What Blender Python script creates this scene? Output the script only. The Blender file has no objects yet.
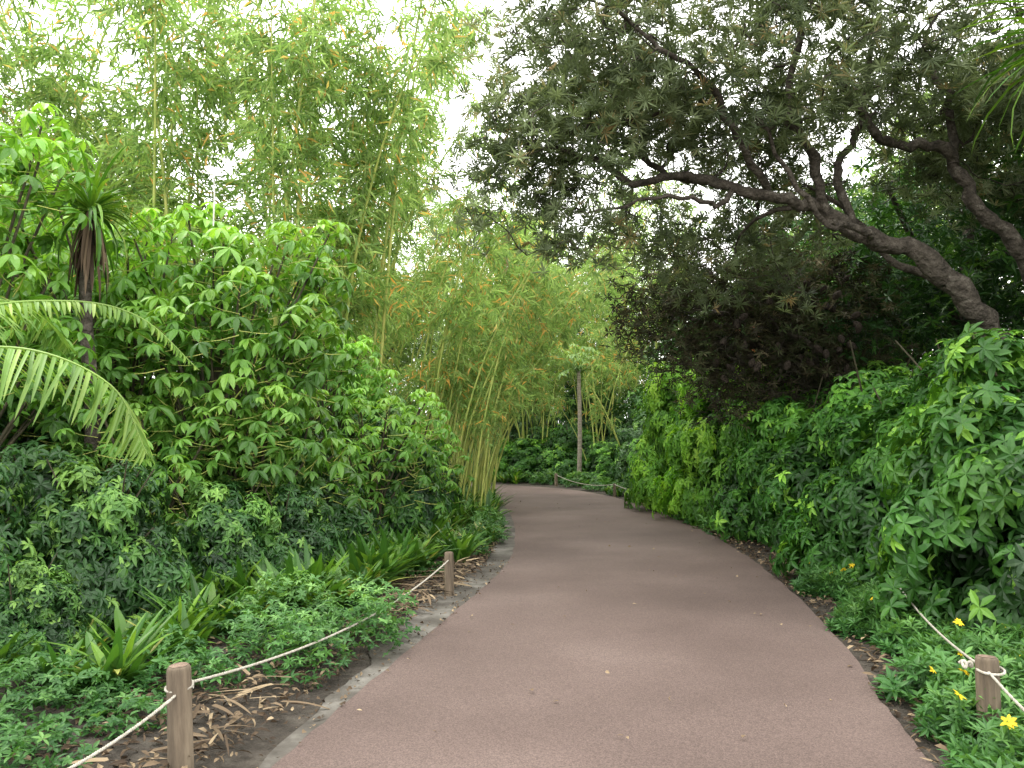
import bpy, math, random
import numpy as np
rng=np.random.default_rng(11); random.seed(5)
C=bpy.context.scene.collection
def nrm(v): return v/np.maximum(np.linalg.norm(v,axis=-1,keepdims=True),1e-9)
def U(a,b,n=None): return rng.uniform(a,b,n)

# ---------------------------------------------------------------- mesh builder
class MB:
    def __init__(s): s.V=[];s.L=[];s.T=[];s.R=[];s.M=[];s.n=0
    def add(s,V,faces,rnd,mat=0):
        for F in faces:
            if len(F)==0: continue
            s.L.append((F+s.n).ravel()); s.T.append(np.full(len(F),F.shape[1])); s.M.append(np.full(len(F),mat))
        s.V.append(V); s.R.append(np.broadcast_to(rnd,(len(V),)).astype(float)); s.n+=len(V)
    def mesh(s,name,mats,smooth=False):
        V=np.concatenate(s.V);L=np.concatenate(s.L);T=np.concatenate(s.T);R=np.concatenate(s.R);M=np.concatenate(s.M)
        me=bpy.data.meshes.new(name)
        me.vertices.add(len(V)); me.vertices.foreach_set("co",V.astype(np.float32).ravel())
        me.loops.add(len(L)); me.loops.foreach_set("vertex_index",L.astype(np.int32))
        me.polygons.add(len(T)); me.polygons.foreach_set("loop_start",np.concatenate([[0],np.cumsum(T)[:-1]]).astype(np.int32))
        me.update(calc_edges=True)
        me.polygons.foreach_set("material_index",M.astype(np.int32))
        me.polygons.foreach_set("use_smooth",np.full(len(T),smooth))
        a=me.attributes.new("rnd","FLOAT","POINT"); a.data.foreach_set("value",R.astype(np.float32))
        for m in mats: me.materials.append(m)
        me.validate()
        return me

def tmpl(xs,ys,fold=0.18):
    V=[(0,ys[0],0)]; n=len(ys)
    for i in range(1,n-1):
        V+=[(-xs[i],ys[i],fold*xs[i]*2),(0,ys[i],0),(xs[i],ys[i],fold*xs[i]*2)]
    V.append((0,ys[-1],0)); last=len(V)-1
    tri=[(0,2,1),(0,3,2)]; quad=[]
    for i in range(n-3):
        a=1+3*i; b=a+3
        quad+=[(a,a+1,b+1,b),(a+1,a+2,b+2,b+1)]
    a=1+3*(n-3)
    tri+=[(a,a+1,last),(a+1,a+2,last)]
    return np.array(V,float),[np.array(tri),np.array(quad).reshape(-1,4)]
T_LO=(np.array([(0,0,0),(-.5,.42,.09),(0,1,0),(.5,.42,.09)],float),[np.array([(0,3,2),(0,2,1)])])
T_MID=tmpl([0,.5,.38,0],[0,.38,.72,1])
T_HI=tmpl([0,.3,.5,.46,.25,0],[0,.18,.42,.65,.86,1])
T_STRAP=tmpl([0,.5,.5,.46,.38,.22,0],[0,.05,.3,.5,.7,.88,1],.12)
T_NARR=tmpl([0,.5,.42,0],[0,.3,.7,1],.1)

def scatter(mb,t,P,D,N,L,W,bend,rnd,mat=0):
    V0,F=t; n=len(P); k=len(V0)
    if n==0: return
    D=nrm(D); S=nrm(np.cross(D,N)); N2=np.cross(S,D)
    L=np.broadcast_to(L,(n,));W=np.broadcast_to(W,(n,));b=np.maximum(np.broadcast_to(bend,(n,)),1e-3)
    y=V0[None,:,1]; th=b[:,None]*y
    fw=np.sin(th)/b[:,None]*L[:,None]; dn=(1-np.cos(th))/b[:,None]*L[:,None]
    x=V0[None,:,0]*W[:,None]; z=V0[None,:,2]*W[:,None]
    V=P[:,None,:]+x[...,None]*S[:,None,:]+fw[...,None]*D[:,None,:]+(z-dn)[...,None]*N2[:,None,:]
    off=(np.arange(n)*k)[:,None,None]
    faces=[(f[None]+off).reshape(-1,f.shape[1]) for f in F]
    mb.add(V.reshape(-1,3),faces,np.repeat(np.broadcast_to(rnd,(n,)),k),mat)

def basis(A):
    A=nrm(A); h=np.where(np.abs(A[:,2:3])>.9,np.array([[1.,0,0]]),np.array([[0,0,1.]]))
    u=nrm(np.cross(A,h)); v=np.cross(A,u); return u,v
def rosettes(mb,t,Cc,A,k,L,W,tilt,bend,rnd,mat=0,jit=.35):
    n=len(Cc)
    if n==0: return
    A=nrm(A); u,v=basis(A); off=U(0,6.28,n)
    L=np.broadcast_to(L,(n,));W=np.broadcast_to(W,(n,));rnd=np.broadcast_to(rnd,(n,))
    for j in range(k):
        a=off+2*math.pi*j/k+U(-jit,jit,n); r=np.cos(a)[:,None]*u+np.sin(a)[:,None]*v
        tl=(tilt+U(-.25,.25,n))[:,None]
        D=r*np.cos(tl)+A*np.sin(tl); N=A*np.cos(tl)-r*np.sin(tl)
        s=U(.75,1.1,n)
        scatter(mb,t,Cc,D,N,L*s,W*s,bend*U(.5,1.4,n),np.clip(rnd+U(-.1,.1,n),0,1),mat)

def tube(mb,P,R,sides=8,rnd=.5,mat=0,cap=False):
    P=np.asarray(P,float); R=np.broadcast_to(R,(len(P),)); n=len(P)
    Tn=nrm(np.gradient(P,axis=0)); h=np.array([1.,0,0]) if abs(Tn[0][0])<.8 else np.array([0,1.,0])
    u=np.cross(Tn[0],h); u/=np.linalg.norm(u); us=[]
    for i in range(n):
        u=u-Tn[i]*np.dot(u,Tn[i]); u/=max(np.linalg.norm(u),1e-9); us.append(u)
    us=np.array(us); vs=np.cross(Tn,us); a=np.linspace(0,2*math.pi,sides,endpoint=False)
    V=P[:,None]+R[:,None,None]*(np.cos(a)[None,:,None]*us[:,None]+np.sin(a)[None,:,None]*vs[:,None])
    i=np.arange(n-1)[:,None]; j=np.arange(sides)[None]; jn=(j+1)%sides
    F=np.stack([i*sides+j,i*sides+jn,(i+1)*sides+jn,(i+1)*sides+j],-1).reshape(-1,4)
    V=V.reshape(-1,3); fs=[F]
    if cap: fs.append(np.array([list(range((n-1)*sides,n*sides))])); 
    mb.add(V,fs,rnd,mat)
def smooth(P,m=6):
    P=np.asarray(P,float); n=len(P); out=[]
    E=np.vstack([2*P[0]-P[1],P,2*P[-1]-P[-2]])
    for i in range(n-1):
        p0,p1,p2,p3=E[i],E[i+1],E[i+2],E[i+3]
        for s in range(m):
            t=s/m; out.append(.5*((2*p1)+(-p0+p2)*t+(2*p0-5*p1+4*p2-p3)*t*t+(-p0+3*p1-3*p2+p3)*t**3))
    out.append(P[-1]); return np.array(out)

# ---------------------------------------------------------------- materials
def newmat(name):
    m=bpy.data.materials.new(name); m.use_nodes=True; nt=m.node_tree; nt.nodes.clear(); return m,nt
def nd(nt,t,**kw):
    n=nt.nodes.new(t)
    for k,v in kw.items(): setattr(n,k,v)
    return n
def ramp(nt,stops):
    r=nd(nt,"ShaderNodeValToRGB"); e=r.color_ramp.elements
    while len(e)<len(stops): e.new(.5)
    for i,(p,c) in enumerate(stops): e[i].position=p; e[i].color=(*c,1)
    return r
def leaf_mat(name,stops,trans=.3,rough=.42,spec=.4,tcol=(1.4,1.35,.5),nscale=1.3):
    m,nt=newmat(name); lk=nt.links.new
    at=nd(nt,"ShaderNodeAttribute",attribute_name="rnd"); rp=ramp(nt,stops); lk(at.outputs["Fac"],rp.inputs[0])
    oi=nd(nt,"ShaderNodeObjectInfo"); tc=nd(nt,"ShaderNodeTexCoord")
    no=nd(nt,"ShaderNodeTexNoise"); no.inputs["Scale"].default_value=nscale; lk(tc.outputs["Object"],no.inputs["Vector"])
    mr=nd(nt,"ShaderNodeMapRange"); mr.inputs[1].default_value=.3; mr.inputs[2].default_value=.7; mr.inputs[3].default_value=.7; mr.inputs[4].default_value=1.3
    lk(no.outputs["Fac"],mr.inputs[0])
    mr2=nd(nt,"ShaderNodeMapRange"); mr2.inputs[3].default_value=.85; mr2.inputs[4].default_value=1.15; lk(oi.outputs["Random"],mr2.inputs[0])
    mu=nd(nt,"ShaderNodeMath",operation="MULTIPLY"); lk(mr.outputs[0],mu.inputs[0]); lk(mr2.outputs[0],mu.inputs[1])
    vm=nd(nt,"ShaderNodeVectorMath",operation="SCALE"); lk(rp.outputs[0],vm.inputs[0]); lk(mu.outputs[0],vm.inputs["Scale"])
    pb=nd(nt,"ShaderNodeBsdfPrincipled"); pb.inputs["Roughness"].default_value=rough; pb.inputs["Specular IOR Level"].default_value=spec
    lk(vm.outputs[0],pb.inputs["Base Color"])
    tv=nd(nt,"ShaderNodeVectorMath",operation="MULTIPLY"); tv.inputs[1].default_value=tcol; lk(vm.outputs[0],tv.inputs[0])
    tr=nd(nt,"ShaderNodeBsdfTranslucent"); lk(tv.outputs[0],tr.inputs[0])
    mx=nd(nt,"ShaderNodeMixShader"); mx.inputs[0].default_value=trans; lk(pb.outputs[0],mx.inputs[1]); lk(tr.outputs[0],mx.inputs[2])
    o=nd(nt,"ShaderNodeOutputMaterial"); lk(mx.outputs[0],o.inputs[0]); return m
def noise_mat(name,stops,scale=8,rough=.85,bump=.3,bscale=40,stretch=(1,1,1),detail=6,spec=.3,bdist=.02):
    m,nt=newmat(name); lk=nt.links.new; tc=nd(nt,"ShaderNodeTexCoord"); mp=nd(nt,"ShaderNodeMapping"); mp.inputs["Scale"].default_value=stretch
    lk(tc.outputs["Object"],mp.inputs[0]); no=nd(nt,"ShaderNodeTexNoise"); no.inputs["Scale"].default_value=scale; no.inputs["Detail"].default_value=detail; no.inputs["Roughness"].default_value=.65
    lk(mp.outputs[0],no.inputs["Vector"]); rp=ramp(nt,stops); lk(no.outputs["Fac"],rp.inputs[0])
    pb=nd(nt,"ShaderNodeBsdfPrincipled"); pb.inputs["Roughness"].default_value=rough; pb.inputs["Specular IOR Level"].default_value=spec; lk(rp.outputs[0],pb.inputs["Base Color"])
    n2=nd(nt,"ShaderNodeTexNoise"); n2.inputs["Scale"].default_value=bscale; n2.inputs["Detail"].default_value=5; lk(mp.outputs[0],n2.inputs["Vector"])
    bp=nd(nt,"ShaderNodeBump"); bp.inputs["Strength"].default_value=bump; bp.inputs["Distance"].default_value=bdist; lk(n2.outputs["Fac"],bp.inputs["Height"]); lk(bp.outputs[0],pb.inputs["Normal"])
    o=nd(nt,"ShaderNodeOutputMaterial"); lk(pb.outputs[0],o.inputs[0]); return m

M_hedge=leaf_mat("hedge_leaf",[(0,(.014,.045,.009)),(.4,(.036,.125,.018)),(.75,(.105,.27,.034)),(1,(.28,.54,.07))],.3,.42,.35)  # low stops extra dark: deeper hedge shadows put into the leaf colour
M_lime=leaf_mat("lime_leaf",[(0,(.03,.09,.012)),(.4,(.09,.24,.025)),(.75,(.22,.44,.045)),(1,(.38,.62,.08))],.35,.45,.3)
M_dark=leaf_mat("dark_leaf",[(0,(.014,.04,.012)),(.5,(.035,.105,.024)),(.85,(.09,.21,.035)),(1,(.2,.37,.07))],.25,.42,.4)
M_schef=leaf_mat("schefflera_leaf",[(0,(.05,.14,.02)),(.5,(.13,.3,.045)),(1,(.3,.53,.1))],.38,.4,.4)
M_bam=leaf_mat("bamboo_leaf",[(0,(.17,.28,.085)),(.5,(.3,.44,.14)),(.9,(.46,.59,.22)),(.945,(.62,.5,.18)),(1,(.82,.46,.14))],.55,.55,.25,(1.12,1.15,.8))  # paler than the leaf itself: backlight and haze put into the colour
M_banks=leaf_mat("banksia_leaf",[(0,(.045,.064,.028)),(.5,(.12,.155,.07)),(.85,(.23,.28,.14)),(1,(.34,.24,.11))],.27,.55,.35,(1.2,1.25,.75))
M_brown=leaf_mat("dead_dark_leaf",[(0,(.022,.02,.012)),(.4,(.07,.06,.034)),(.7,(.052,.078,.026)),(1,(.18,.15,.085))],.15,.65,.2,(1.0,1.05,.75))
M_far=leaf_mat("distant_leaf",[(0,(.11,.18,.07)),(.5,(.2,.31,.12)),(1,(.34,.47,.2))],.42,.5,.3)  # tones lifted so haze over the far foliage sits in the colour
M_palm=leaf_mat("palm_leaf",[(0,(.08,.17,.025)),(.5,(.17,.31,.055)),(1,(.37,.5,.13))],.38,.45,.35,(1.2,1.2,.6))
M_fan=leaf_mat("fan_leaf",[(0,(.02,.05,.02)),(.5,(.04,.095,.035)),(1,(.09,.17,.06))],.2,.45,.4)
M_strap=leaf_mat("strap_leaf",[(0,(.02,.07,.012)),(.5,(.065,.17,.022)),(.85,(.17,.31,.04)),(1,(.36,.36,.1))],.28,.4,.4)
M_cover=leaf_mat("cover_leaf",[(0,(.03,.1,.025)),(.5,(.075,.19,.045)),(1,(.2,.38,.1))],.3,.45,.35)
M_litter=leaf_mat("litter_leaf",[(0,(.04,.026,.016)),(.4,(.1,.068,.042)),(.75,(.2,.145,.09)),(1,(.38,.29,.18))],.1,.7,.2,(1,.9,.7))
M_petal=leaf_mat("petal",[(0,(.75,.5,.02)),(1,(.85,.68,.03))],.25,.5,.3,(1,1,.8))
M_orange=leaf_mat("orange_petal",[(0,(.7,.2,.1)),(1,(.8,.32,.2))],.25,.5,.3,(1,1,.8))
M_white=leaf_mat("white_petal",[(0,(.7,.7,.64)),(1,(.8,.8,.76))],.25,.5,.3,(1,1,1))
M_bark=noise_mat("grey_brown_bark",[(.3,(.026,.022,.017)),(.55,(.078,.066,.052)),(.75,(.17,.152,.125))],9,.9,1,14,(1,1,1),8,.2,.09)
M_stem=noise_mat("stem_bark",[(.3,(.03,.03,.018)),(.7,(.1,.085,.05))],12,.85,.4,30)
M_culm=noise_mat("bamboo_culm",[(.3,(.22,.32,.07)),(.55,(.4,.43,.11)),(.75,(.58,.5,.17))],3.,.45,.1,60)
M_trunk=noise_mat("palm_trunk",[(.3,(.2,.17,.13)),(.7,(.38,.33,.27))],6,.9,.6,18,(1,1,4))
M_cone=noise_mat("seed_cone",[(.35,(.016,.013,.01)),(.7,(.08,.06,.045))],40,.95,1,60,bdist=.03)
M_post=noise_mat("weathered_post",[(.3,(.06,.046,.033)),(.5,(.14,.108,.075)),(.75,(.25,.2,.14))],14,.85,1,22,(1,1,.12),8,bdist=.03)
M_posttop=noise_mat("post_top",[(.3,(.11,.075,.055)),(.7,(.28,.2,.15))],30,.85,.8,60)
M_rope=noise_mat("rope_fibre",[(.3,(.28,.25,.2)),(.6,(.5,.47,.4))],60,.9,.5,300)

def path_material():
    m,nt=newmat("path_surface"); lk=nt.links.new; tc=nd(nt,"ShaderNodeTexCoord")
    a=nd(nt,"ShaderNodeTexNoise"); a.inputs["Scale"].default_value=.5; a.inputs["Detail"].default_value=7
    b=nd(nt,"ShaderNodeTexVoronoi"); b.inputs["Scale"].default_value=180
    for n in (a,b): lk(tc.outputs["Object"],n.inputs["Vector"])
    r1=ramp(nt,[(.3,(.082,.057,.049)),(.5,(.11,.078,.068)),(.7,(.146,.107,.094))]); lk(a.outputs["Fac"],r1.inputs[0])
    sp=nd(nt,"ShaderNodeSeparateColor"); lk(b.outputs["Color"],sp.inputs[0])
    mr=nd(nt,"ShaderNodeMapRange"); mr.inputs[3].default_value=.64; mr.inputs[4].default_value=1.36; lk(sp.outputs[0],mr.inputs[0])
    vm=nd(nt,"ShaderNodeVectorMath",operation="SCALE"); lk(r1.outputs[0],vm.inputs[0]); lk(mr.outputs[0],vm.inputs["Scale"])
    pb=nd(nt,"ShaderNodeBsdfPrincipled"); pb.inputs["Roughness"].default_value=.8; pb.inputs["Specular IOR Level"].default_value=.3; lk(vm.outputs[0],pb.inputs["Base Color"])
    bp=nd(nt,"ShaderNodeBump"); bp.inputs["Strength"].default_value=.5; bp.inputs["Distance"].default_value=.002; lk(b.outputs["Distance"],bp.inputs["Height"]); lk(bp.outputs[0],pb.inputs["Normal"])
    o=nd(nt,"ShaderNodeOutputMaterial"); lk(pb.outputs[0],o.inputs[0]); return m
M_path=path_material()
M_ground=noise_mat("soil",[(.3,(.024,.02,.015)),(.5,(.052,.043,.034)),(.7,(.1,.087,.07))],5,.95,1,35,detail=10,bdist=.04)
M_verge=noise_mat("sandy_grey_verge",[(.3,(.04,.034,.027)),(.5,(.09,.081,.069)),(.7,(.2,.188,.166))],1.9,.95,.45,90,detail=7,bdist=.01)

# ---------------------------------------------------------------- object helpers
def ob(name,me,parent=None,loc=(0,0,0),rot=(0,0,0)):
    o=bpy.data.objects.new(name,me); o.location=loc; o.rotation_euler=rot; C.objects.link(o)
    if parent: o.parent=parent
    return o
def tag(o,label,cat,group=None):
    o["label"]=label;o["category"]=cat
    if group:o["group"]=group
    return o
def root(name,label,cat,group=None,loc=(0,0,0)):
    o=bpy.data.objects.new(name,None); o.empty_display_size=.3; o.location=loc; C.objects.link(o); return tag(o,label,cat,group)
def dup(src,loc,rz=0,sc=1,szz=None,label=None):
    o=src.copy(); C.objects.link(o); o.location=loc; o.rotation_euler=(0,0,rz); o.scale=(sc,sc,szz or sc)
    if label:o["label"]=label
    for ch in src.children:
        c=ch.copy(); C.objects.link(c); c.parent=o
    return o
def place(src,lst,label=None):
    for i,it in enumerate(lst):
        x,y,rz,sc=it[:4]; sz=it[4] if len(it)>4 and it[4] else sc; lb=it[5] if len(it)>5 else None
        if i==0:
            src.location=(x,y,-.02); src.rotation_euler=(0,0,rz); src.scale=(sc,sc,sz)
            if lb: src["label"]=lb
        else: dup(src,(x,y,-.02),rz,sc,sz,lb)

# ---------------------------------------------------------------- ground, path
Ls=np.array([(-1.45,1.5),(-1.35,2.4),(-1.13,3.64),(-.96,4.59),(-.765,5.7),(-.44,7.46),(-.14,9.2),(.03,11.4),(.02,14.9),(-.2,18.4),(-.7,21.5),(-2.0,24),(-4.5,25.8),(-9,27)])
Rs=np.array([(1.85,1.5),(1.86,2.4),(1.93,3.64),(2.11,4.59),(2.38,5.7),(2.7,7.46),(2.92,9.2),(3.1,11.4),(3.2,14.9),(2.98,18.4),(2.5,22),(1.2,25.3),(-2.5,28.2),(-9,30.5)])
LL=smooth(np.c_[Ls,np.zeros(len(Ls))],8); RR=smooth(np.c_[Rs,np.zeros(len(Rs))],8)
LL=np.vstack([[-1.5,-6,0],LL]); RR=np.vstack([[1.85,-6,0],RR])
LL[1:,0]+=rng.normal(0,.008,len(LL)-1); RR[1:,0]+=rng.normal(0,.008,len(RR)-1)
wob=lambda n,s:np.convolve(rng.normal(0,s,n+4),np.ones(5)/5,'valid')
def strip(A,B,cols,z):
    n=len(A); t=np.linspace(0,1,cols)[None,:,None]
    V=A[:,None]*(1-t)+B[:,None]*t; V[...,2]=z
    i=np.arange(n-1)[:,None]; j=np.arange(cols-1)[None]
    F=np.stack([i*cols+j,i*cols+j+1,(i+1)*cols+j+1,(i+1)*cols+j],-1).reshape(-1,4)
    mb=MB(); mb.add(V.reshape(-1,3),[F],.5); return mb
p=ob("path",strip(LL,RR,8,0).mesh("path",[M_path])); p["kind"]="structure"
Lo=LL.copy(); wv=np.interp(LL[:,1],[2,3.8,6.5],[.01,.06,.28]); Lo[:,0]-=wv*(1+3.2*wob(len(LL),.16)); Lo[:,1]+=.1*np.clip(wv/.2,0,1)
v=ob("path_verge",strip(Lo,LL+np.array([.03,0,0]),4,-.006).mesh("path_verge",[M_verge])); v["kind"]="structure"
g=np.concatenate([-np.geomspace(400,14,14),np.linspace(-12,12,97),np.geomspace(14,400,14)])
gy=np.concatenate([-np.geomspace(400,4,14),np.linspace(-3,36,157),np.geomspace(38,400,14)])
X,Y=np.meshgrid(g,gy); 
def edge_dist(X,Y):
    xl=np.interp(Y,LL[:,1],LL[:,0]); xr=np.interp(Y,RR[:,1],RR[:,0]); return np.maximum(np.maximum(xl-X,X-xr),0)*(Y<25)+(Y>=25)*np.maximum(Y-29,0)
d=edge_dist(X,Y); amp=np.clip((d-.35)/1.5,0,1)
Z=-.02+amp*(.06*np.sin(X*2.1+Y*1.3)*np.cos(Y*1.7)+.05+.03*np.sin(X*5+1)*np.sin(Y*6))
V=np.stack([X,Y,Z],-1).reshape(-1,3); nx=len(g); i=np.arange(len(gy)-1)[:,None]; j=np.arange(nx-1)[None]
mb=MB(); mb.add(V,[np.stack([i*nx+j,i*nx+j+1,(i+1)*nx+j+1,(i+1)*nx+j],-1).reshape(-1,4)],.5)
gr=ob("ground",mb.mesh("ground",[M_ground],True)); gr["kind"]="structure"

# ---------------------------------------------------------------- shrubs
def clump_pts(rx,ry,rz,nc,cr,per,zmin=.1):
    d=nrm(rng.normal(size=(nc,3))); d[:,2]=np.abs(d[:,2])*1.0-.12
    r=U(.55,.95,nc)[:,None]
    cc=d*r*np.array([rx,ry,rz]); cc[:,2]=np.maximum(cc[:,2],zmin)
    k=nrm(rng.normal(size=(nc*per,3))); c=np.repeat(cc,per,0); crr=np.repeat(U(.6,1.2,nc)*cr,per)
    P=c+k*crr[:,None]*U(.75,1.05,nc*per)[:,None]
    out=nrm(P*np.array([1/rx,1/ry,.6/rz])); A=nrm(.7*k+.6*out+np.array([0,0,.45]))
    ok=(P[:,2]>zmin)&((k*out).sum(1)>-.35)
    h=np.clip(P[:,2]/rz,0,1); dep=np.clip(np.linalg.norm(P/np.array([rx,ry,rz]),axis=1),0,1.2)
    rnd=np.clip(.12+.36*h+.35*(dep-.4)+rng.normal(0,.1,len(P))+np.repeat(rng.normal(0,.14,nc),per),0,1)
    return P[ok],A[ok],rnd[ok]
def stems(mb,rx,ry,rz,n):
    for _ in range(n):
        a=U(0,6.28); e=np.array([math.cos(a)*rx*U(.3,.8),math.sin(a)*ry*U(.3,.8),rz*U(.55,.95)])
        b=np.array([U(-.12,.12),U(-.12,.12),-.05]); m=b*.4+e*.6*np.array([.6,.6,1])+rng.normal(0,.05,3)
        tube(mb,smooth([b,m*.6,m,e],3),np.linspace(.03,.008,10),5)
def make_shrub(name,label,cat,group,rx,ry,rz,nc,cr,per,leafL,mat,k=6,nros=3,tm=T_MID,bend=.8,wr=.34,young=.0,inner=900):
    r=root(name,label,cat,group)
    mb=MB(); stems(mb,rx,ry,rz,9); ob("stem",mb.mesh("stem",[M_stem],True),r)
    mb=MB(); P,A,q=clump_pts(rx,ry,rz,nc,cr,per)
    u,v=basis(A)
    for s in range(nros):
        a=U(0,6.28,len(P)); pr=(np.cos(a)[:,None]*u+np.sin(a)[:,None]*v)*leafL*U(.3,1.0,len(P))[:,None]
        A2=nrm(A+pr/leafL*.6); C2=P+pr+A*U(-.1,.08,len(P))[:,None]
        qq=np.clip(q+(young if s==0 else 0)*(rng.random(len(P))<.3),0,1)
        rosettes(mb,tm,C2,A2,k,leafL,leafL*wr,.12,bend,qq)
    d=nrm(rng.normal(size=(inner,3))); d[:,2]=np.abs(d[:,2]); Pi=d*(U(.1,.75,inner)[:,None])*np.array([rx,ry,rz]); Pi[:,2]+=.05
    rosettes(mb,T_LO,Pi,nrm(d+np.array([0,0,.6])),4,leafL*1.3,leafL*.6,.1,.6,U(0,.25,inner))  # inner leaves take the dark tints, painting shade inside the crown
    ob("foliage",mb.mesh("foliage",[mat]),r); return r

G="leafy shrubs massed beside the path"
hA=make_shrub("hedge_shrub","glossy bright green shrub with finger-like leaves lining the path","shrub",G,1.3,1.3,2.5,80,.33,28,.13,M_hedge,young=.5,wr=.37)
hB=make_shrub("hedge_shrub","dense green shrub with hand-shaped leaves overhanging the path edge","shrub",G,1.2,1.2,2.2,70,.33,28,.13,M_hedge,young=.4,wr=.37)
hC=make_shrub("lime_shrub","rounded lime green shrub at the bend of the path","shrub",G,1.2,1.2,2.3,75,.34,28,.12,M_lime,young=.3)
place(hC,[(4.05,14.8,1,1.05,1.55),(3.9,17.4,2,1.05,1.75)])
mo=MB(); rosettes(mo,T_MID,np.zeros((1,3)),np.array([[0,-.6,.8]]),9,.1,.045,.4,.3,np.array([.6])); meo=mo.mesh("flower",[M_orange])
for q in ((-.2,-.5,2.28),(.15,-.35,2.36),(-.45,-.3,2.25),(.5,-.4,2.2),(-.05,-.1,2.42),(.75,-.2,2.1)): ob("flower",meo,hC,q,(U(-.3,.3),U(-.3,.3),0))
place(hA,[(4.3,6.2,0,1.05,1.16),(5.9,7.0,2,1.15,1.3),(4.7,10.4,4,1.1,1.16),(4.6,16.2,1,1.1,1.6),(5.8,12.6,3,1.2,1.3),(7.4,5.6,1,1.2,1.25),(.8,30.0,1,1.1,.75),(3.3,27.0,2,.8,.7)])
place(hB,[(4.2,8.3,1,1.0,1.1),(5.3,4.7,4,1.0,1.12),(4.35,12.3,0,1.0,1.2),(4.9,14.0,5,1,1.6),(6.3,9,2.5,1.2,1.45),(4.4,20,2,1.2,1.5),(5.2,8.6,2,1.1,1.38),(2.2,29.6,3,1.2,1.1),(-1.2,30.4,1,1.2,.9)])
dA=make_shrub("evergreen_shrub","dark green shrub with glossy hand-shaped leaves in the bed","shrub",G,1.1,1.0,1.7,50,.28,26,.12,M_dark,young=.6)
dB=make_shrub("evergreen_shrub","spreading dark evergreen shrub behind low strap-leaved plants","shrub",G,1.2,1.1,2.1,55,.32,26,.13,M_dark,young=.5)
place(dA,[(-4.0,7.0,0,.95),(-2.75,9.4,2,1.05,1.1),(-1.9,11.6,4,.95,1.25),(-5.3,5.6,3,1.0),(-1.75,14.2,1,.85,1.0),(-5.6,7.5,5,1.1,1.1),(-3.3,6.5,2,.7,.85),(-2.3,8.1,1,.62,.68),(-4.1,5.7,2,.8,.95),(-2.8,7.6,3,.65,.72),(-3.35,5.5,4,.45,.45)])
place(dB,[(-4.2,8.9,1,1.0,1.0),(-3.3,11.2,3,1.1,1.15),(-5.8,10,5,1.3,1.3),(-3.6,14,0,1.2,1.3),(-7.2,12.8,2,1.5,1.5),(-8.5,9,2,1.5,1.5),(-2.7,16.8,4,.9,.9),(-6,16,1,1.5,1.5),
  (1.2,31.5,0,1.2,1.1),(4.8,24.5,1,1.4,1.4),(-1.5,32,3,1.4,1.3),(3.2,32,1,1.7,2.0),(.6,34.5,2,1.9,2.2),(5.2,28.5,2,1.8,1.9),(-5,33,1,1.9,1.9),(6.5,20,1,1.5,1.5),(-2.2,36,0,2,2.2)])

# ---------------------------------------------------------------- tall schefflera
def make_schef(name,label,H,nsh,spread,L=.2,zlo=.35):
    r=root(name,label,"tree","broad-leaved umbrella trees")
    mt=MB(); mf=MB()
    for s in range(nsh):
        a=U(0,6.28); rr=spread*math.sqrt(U(0,1)); h=H*(U(zlo,1)) if s>3 else H*U(.85,1)
        e=np.array([math.cos(a)*rr,math.sin(a)*rr,h]); b=np.array([U(-.1,.1),U(-.1,.1),0])
        m=b*.5+e*.5; m[:2]*=.6
        st=smooth([b,m,e],5); tube(mt,st,np.linspace(.024,.011,len(st)),6)
        k=13; az=np.arange(k)*2.4+U(0,6); el=np.linspace(-.25,1.1,k)+U(-.1,.1,k); pl=np.linspace(.42,.2,k)*U(.8,1.1,k)
        D=np.c_[np.cos(az)*np.cos(el),np.sin(az)*np.cos(el),np.sin(el)]
        Bp=e+np.c_[np.zeros(k),np.zeros(k),np.linspace(-.5,.02,k)]; Ep=Bp+D*pl[:,None]
        for i in range(k): tube(mt,np.array([Bp[i],(Bp[i]+Ep[i])/2-[0,0,.015],Ep[i]]),[.006,.005,.004],3,mat=1)
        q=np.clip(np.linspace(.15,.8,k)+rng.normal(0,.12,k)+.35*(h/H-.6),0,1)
        rosettes(mf,T_HI,Ep,nrm(D*.55+np.array([0,0,.9])),7,L*U(.75,1.2,k),L*.35,-.25,.9,q)
    ob("stem",mt.mesh("stem",[M_stem,M_culm],True),r); ob("foliage",mf.mesh("foliage",[M_schef]),r); return r
sA=make_schef("umbrella_tree","bright green umbrella tree with large palmate leaves",4.1,66,1.35,.2,.25)
sB=make_schef("umbrella_tree","tall bright green umbrella tree with drooping leaflets",4.6,40,1.15,.2,.4)
sC=make_schef("umbrella_tree","young umbrella plant with light green new leaves",2.1,18,.75,.15,.3)
PL="bright green umbrella tree with large palmate leaves"
place(sA,[(-3.3,9.0,0,1,1,"bright green umbrella tree carrying a single white bloom"),(-6.4,11.5,2,1.15,1.15,PL),(-2.9,12.3,1,.8,.8,PL),(-4.6,9.6,3,1.05,1.05,PL)]); place(sB,[(-5.2,7.3,0,1),(-7.2,9.5,1,1.15)])
place(sC,[(-2.75,8.5,0,.95),(-1.9,10.8,1,1),(-3.5,7.8,2,.9),(-1.7,13.2,3,1.0)])
mb=MB(); rosettes(mb,T_HI,np.array([[.3,-1.15,4.2]]),np.array([[.1,-.8,.6]]),6,.11,.08,.3,.5,np.array([.6])); tube(mb,[(.25,-1.0,3.7),(.29,-1.1,4.0),(.3,-1.15,4.2)],.008,4); ob("flower",mb.mesh("flower",[M_white]),sA)

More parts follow.
